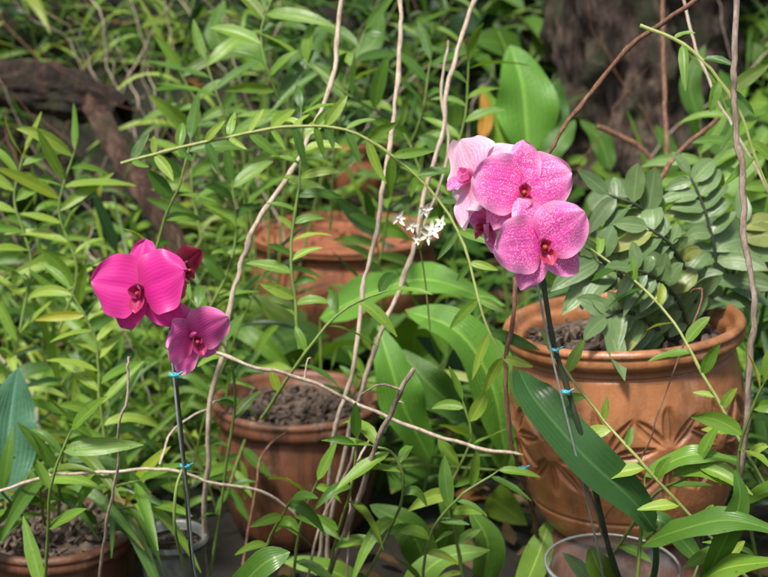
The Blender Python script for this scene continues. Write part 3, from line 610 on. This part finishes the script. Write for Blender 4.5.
broad('dark broad leaves at the foot of the trunk',[([(720,160,2.4),(735,120,2.4),(720,70,2.4)],36,'ovate',('mid',)),([(690,200,2.3),(740,170,2.3),(768,130,2.3)],36,'ovate',('fresh',)),([(590,210,2.3),(620,190,2.3),(655,200,2.3)],28,'ovate',('glauc',)),([(660,190,2.4),(668,150,2.4),(655,125,2.4)],24,'ovate',('mid',)),([(700,120,2.45),(690,85,2.45),(705,45,2.45)],22,'lance',('mid',)),([(610,170,2.5),(600,140,2.5),(580,120,2.5)],22,'lance',('mid',))])
broad('broad dark leaves in the shade of the bank',[([(265,70,2.4),(245,50,2.4),(215,48,2.4)],26,'oval',('fresh',)),([(290,75,2.4),(310,50,2.4),(330,20,2.4)],22,'ovate',('mid',)),([(350,60,2.4),(375,40,2.4),(380,5,2.4)],22,'ovate',('mid',)),([(230,60,2.4),(215,30,2.4),(225,0,2.4)],22,'ovate',('mid',))])
# ---------------------------------------------------------------- random shoots
rects=[(85,235,222,378,1.9),(415,125,600,292,1.9),(510,285,765,530,1.75),(212,355,385,515,2.1),(300,215,400,305,2.66),(545,-90,705,165,3.1),(-60,55,118,118,2.72),(95,100,172,240,2.52),(330,115,395,170,3.0),(475,35,570,160,2.5),(385,275,512,450,1.95),(-20,365,40,490,1.75)]
def ok(ps):
    for p in ps:
        x,y,d=proj(p)
        for (a,b_,c,e,dm) in rects:
            if a<x<c and b_<y<e and d<dm: return False
    return True
cnt=0; tries=0
while cnt<135 and tries<4000:
    tries+=1
    y=random.uniform(1.6,3.3); x=random.uniform(-.5,.5)*y*.75
    if random.random()<.5: x=-abs(x)
    z=gh(x,y); h=random.uniform(.15,.45)*(1.2 if x<-.3 else 1)
    if y>2.3 and nz(x,y,4,1.6)<-.08: continue
    lean=random.uniform(-.5,.5)
    p=[V(x,y,z),V(x+lean*h*.3,y-random.uniform(0,.05),z+h*.5),V(x+lean*h*.9,y+random.uniform(-.1,.03),z+h)]
    if not ok(p+[(p[0]+p[1])/2,(p[1]+p[2])/2]): continue
    L=random.uniform(.05,.16); k=random.random()
    tn=('fresh','lime') if x<-.25 and random.random()<.5 else (('fresh','mid') if random.random()<.6 else ('mid','dark'))
    if k<.12 and x>-.2: shoot(p,L,L*.4,random.randint(5,8),tn,label='shoot with broader oval leaves in the undergrowth',r=.002,droop=.5,jit=.6,nu=5,m=7,shape='ovate')
    elif k<.4: shoot(p,L*1.7,L*.11,random.randint(8,14),tn,label='shoot with long grassy blades on the bank',r=.0016,droop=.8,jit=.5,nu=3,m=8,shape='grass',lat=.6)
    else: shoot(p,L,L*random.uniform(.08,.17),random.randint(8,16),tn,label='leafy green shoot growing from the undergrowth',r=.0016,droop=.5,jit=.5,nu=3 if y>2.4 else 5,m=6 if y>2.4 else 8)
    cnt+=1
# ---------------------------------------------------------------- undergrowth stuff
def inpot(x,y):
    for q,r in ((pr,.2),(pm,.15),(pl,.13),(pw,.07)):
        if (x-q[0])**2+(y-q[1])**2<r*r: return True
    return False
b=B()
for i in range(1800):
    y=2.1+2.6*random.random()**1.1; x=random.uniform(-2.4,2.4)
    if inpot(x,y) or (x>-.1 and random.random()<.5): continue
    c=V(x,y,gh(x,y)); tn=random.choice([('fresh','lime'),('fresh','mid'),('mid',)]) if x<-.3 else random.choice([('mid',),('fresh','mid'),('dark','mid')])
    L0=random.uniform(.12,.50)
    if not ok([c+V(0,0,L0*.3),c+V(0,0,L0*.7)]): continue
    if nz(x,y,4,1.6)<-.10: continue
    for k in range(9):
        a=random.uniform(0,6.28); dleaf(b,c+V(random.uniform(-.03,.03),random.uniform(-.03,.03),0),V(math.cos(a)*.7,math.sin(a)*.7,random.uniform(.3,1.2)),L0*random.uniform(.6,1.2),random.uniform(.004,.010),random.uniform(.3,1.3),tone(*tn) if random.random()>.06 else tone('dry'),'grass',.4,7,3,0)
b.finish('grass',M_under,label='arching grass tufts covering the bank',category='grass',kind='stuff')
b=B()
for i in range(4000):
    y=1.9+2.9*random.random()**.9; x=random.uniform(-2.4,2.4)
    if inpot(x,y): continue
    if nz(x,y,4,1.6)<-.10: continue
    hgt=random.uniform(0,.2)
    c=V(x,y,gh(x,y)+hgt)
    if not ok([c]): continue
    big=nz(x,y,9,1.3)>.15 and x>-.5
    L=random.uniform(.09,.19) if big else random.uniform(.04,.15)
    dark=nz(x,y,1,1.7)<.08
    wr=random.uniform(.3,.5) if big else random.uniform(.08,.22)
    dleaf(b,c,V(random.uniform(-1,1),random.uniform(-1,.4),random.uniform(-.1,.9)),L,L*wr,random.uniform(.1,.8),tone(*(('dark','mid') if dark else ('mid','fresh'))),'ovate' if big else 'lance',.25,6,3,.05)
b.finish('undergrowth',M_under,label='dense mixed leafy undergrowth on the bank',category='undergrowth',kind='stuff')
b=B()
for i in range(3200):
    y=1.2+3.2*random.random(); x=random.uniform(-2,2)
    if inpot(x,y): continue
    c=V(x,y,gh(x,y)+random.uniform(.003,.03)); a=random.uniform(0,6.28); L=random.uniform(.03,.1)
    dleaf(b,c,V(math.cos(a),math.sin(a),random.uniform(-.1,.3)),L,L*random.uniform(.2,.45),.1,tone('dry')*random.uniform(.25,.8),'lance',.3,6,3,.3,up=V(0,0,1))
b.finish('leaf_litter',M_dry,label='brown fallen leaves on dark soil',category='fallen leaves',kind='stuff')
b=B()
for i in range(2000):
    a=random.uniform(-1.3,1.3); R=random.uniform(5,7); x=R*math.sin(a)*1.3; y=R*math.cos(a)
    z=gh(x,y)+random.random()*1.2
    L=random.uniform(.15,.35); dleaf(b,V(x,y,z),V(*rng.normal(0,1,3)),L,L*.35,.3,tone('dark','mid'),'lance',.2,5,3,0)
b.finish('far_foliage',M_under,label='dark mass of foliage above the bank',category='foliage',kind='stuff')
for o in bpy.data.objects:
    if '_o' in o: del o['_o']
# ---------------------------------------------------------------- light
EL,AZ=math.radians(60),math.radians(212)
sd=Vector((math.sin(AZ)*math.cos(EL),math.cos(AZ)*math.cos(EL),math.sin(EL)))
L=bpy.data.lights.new('Sun','SUN'); L.energy=5.0; L.angle=math.radians(9); L.color=(1,.97,.91)
lo=bpy.data.objects.new('Sun',L); sc.collection.objects.link(lo); lo.rotation_euler=sd.to_track_quat('Z','Y').to_euler(); lo.location=sd*6
w=bpy.data.worlds.new('World'); sc.world=w; w.use_nodes=True; nt=w.node_tree
sky=nt.nodes.new('ShaderNodeTexSky'); sky.sky_type='NISHITA'; sky.sun_disc=False; sky.sun_elevation=EL; sky.sun_rotation=AZ; sky.dust_density=4
bg=nt.nodes['Background']; bg.inputs[1].default_value=.14; nt.links.new(sky.outputs[0],bg.inputs[0])
# ---------------------------------------------------------------- camera
cd=bpy.data.cameras.new('Camera'); cam=bpy.data.objects.new('Camera',cd); sc.collection.objects.link(cam)
cam.location=CAM; cam.rotation_euler=(math.radians(90)-PITCH,0,0); cd.lens=LENS; cd.sensor_width=36; cd.clip_start=.02; cd.clip_end=300
cd.dof.use_dof=True; cd.dof.focus_distance=1.24; cd.dof.aperture_fstop=7
sc.camera=cam
sc.view_settings.view_transform='Standard'; sc.view_settings.look='None'; sc.view_settings.exposure=0
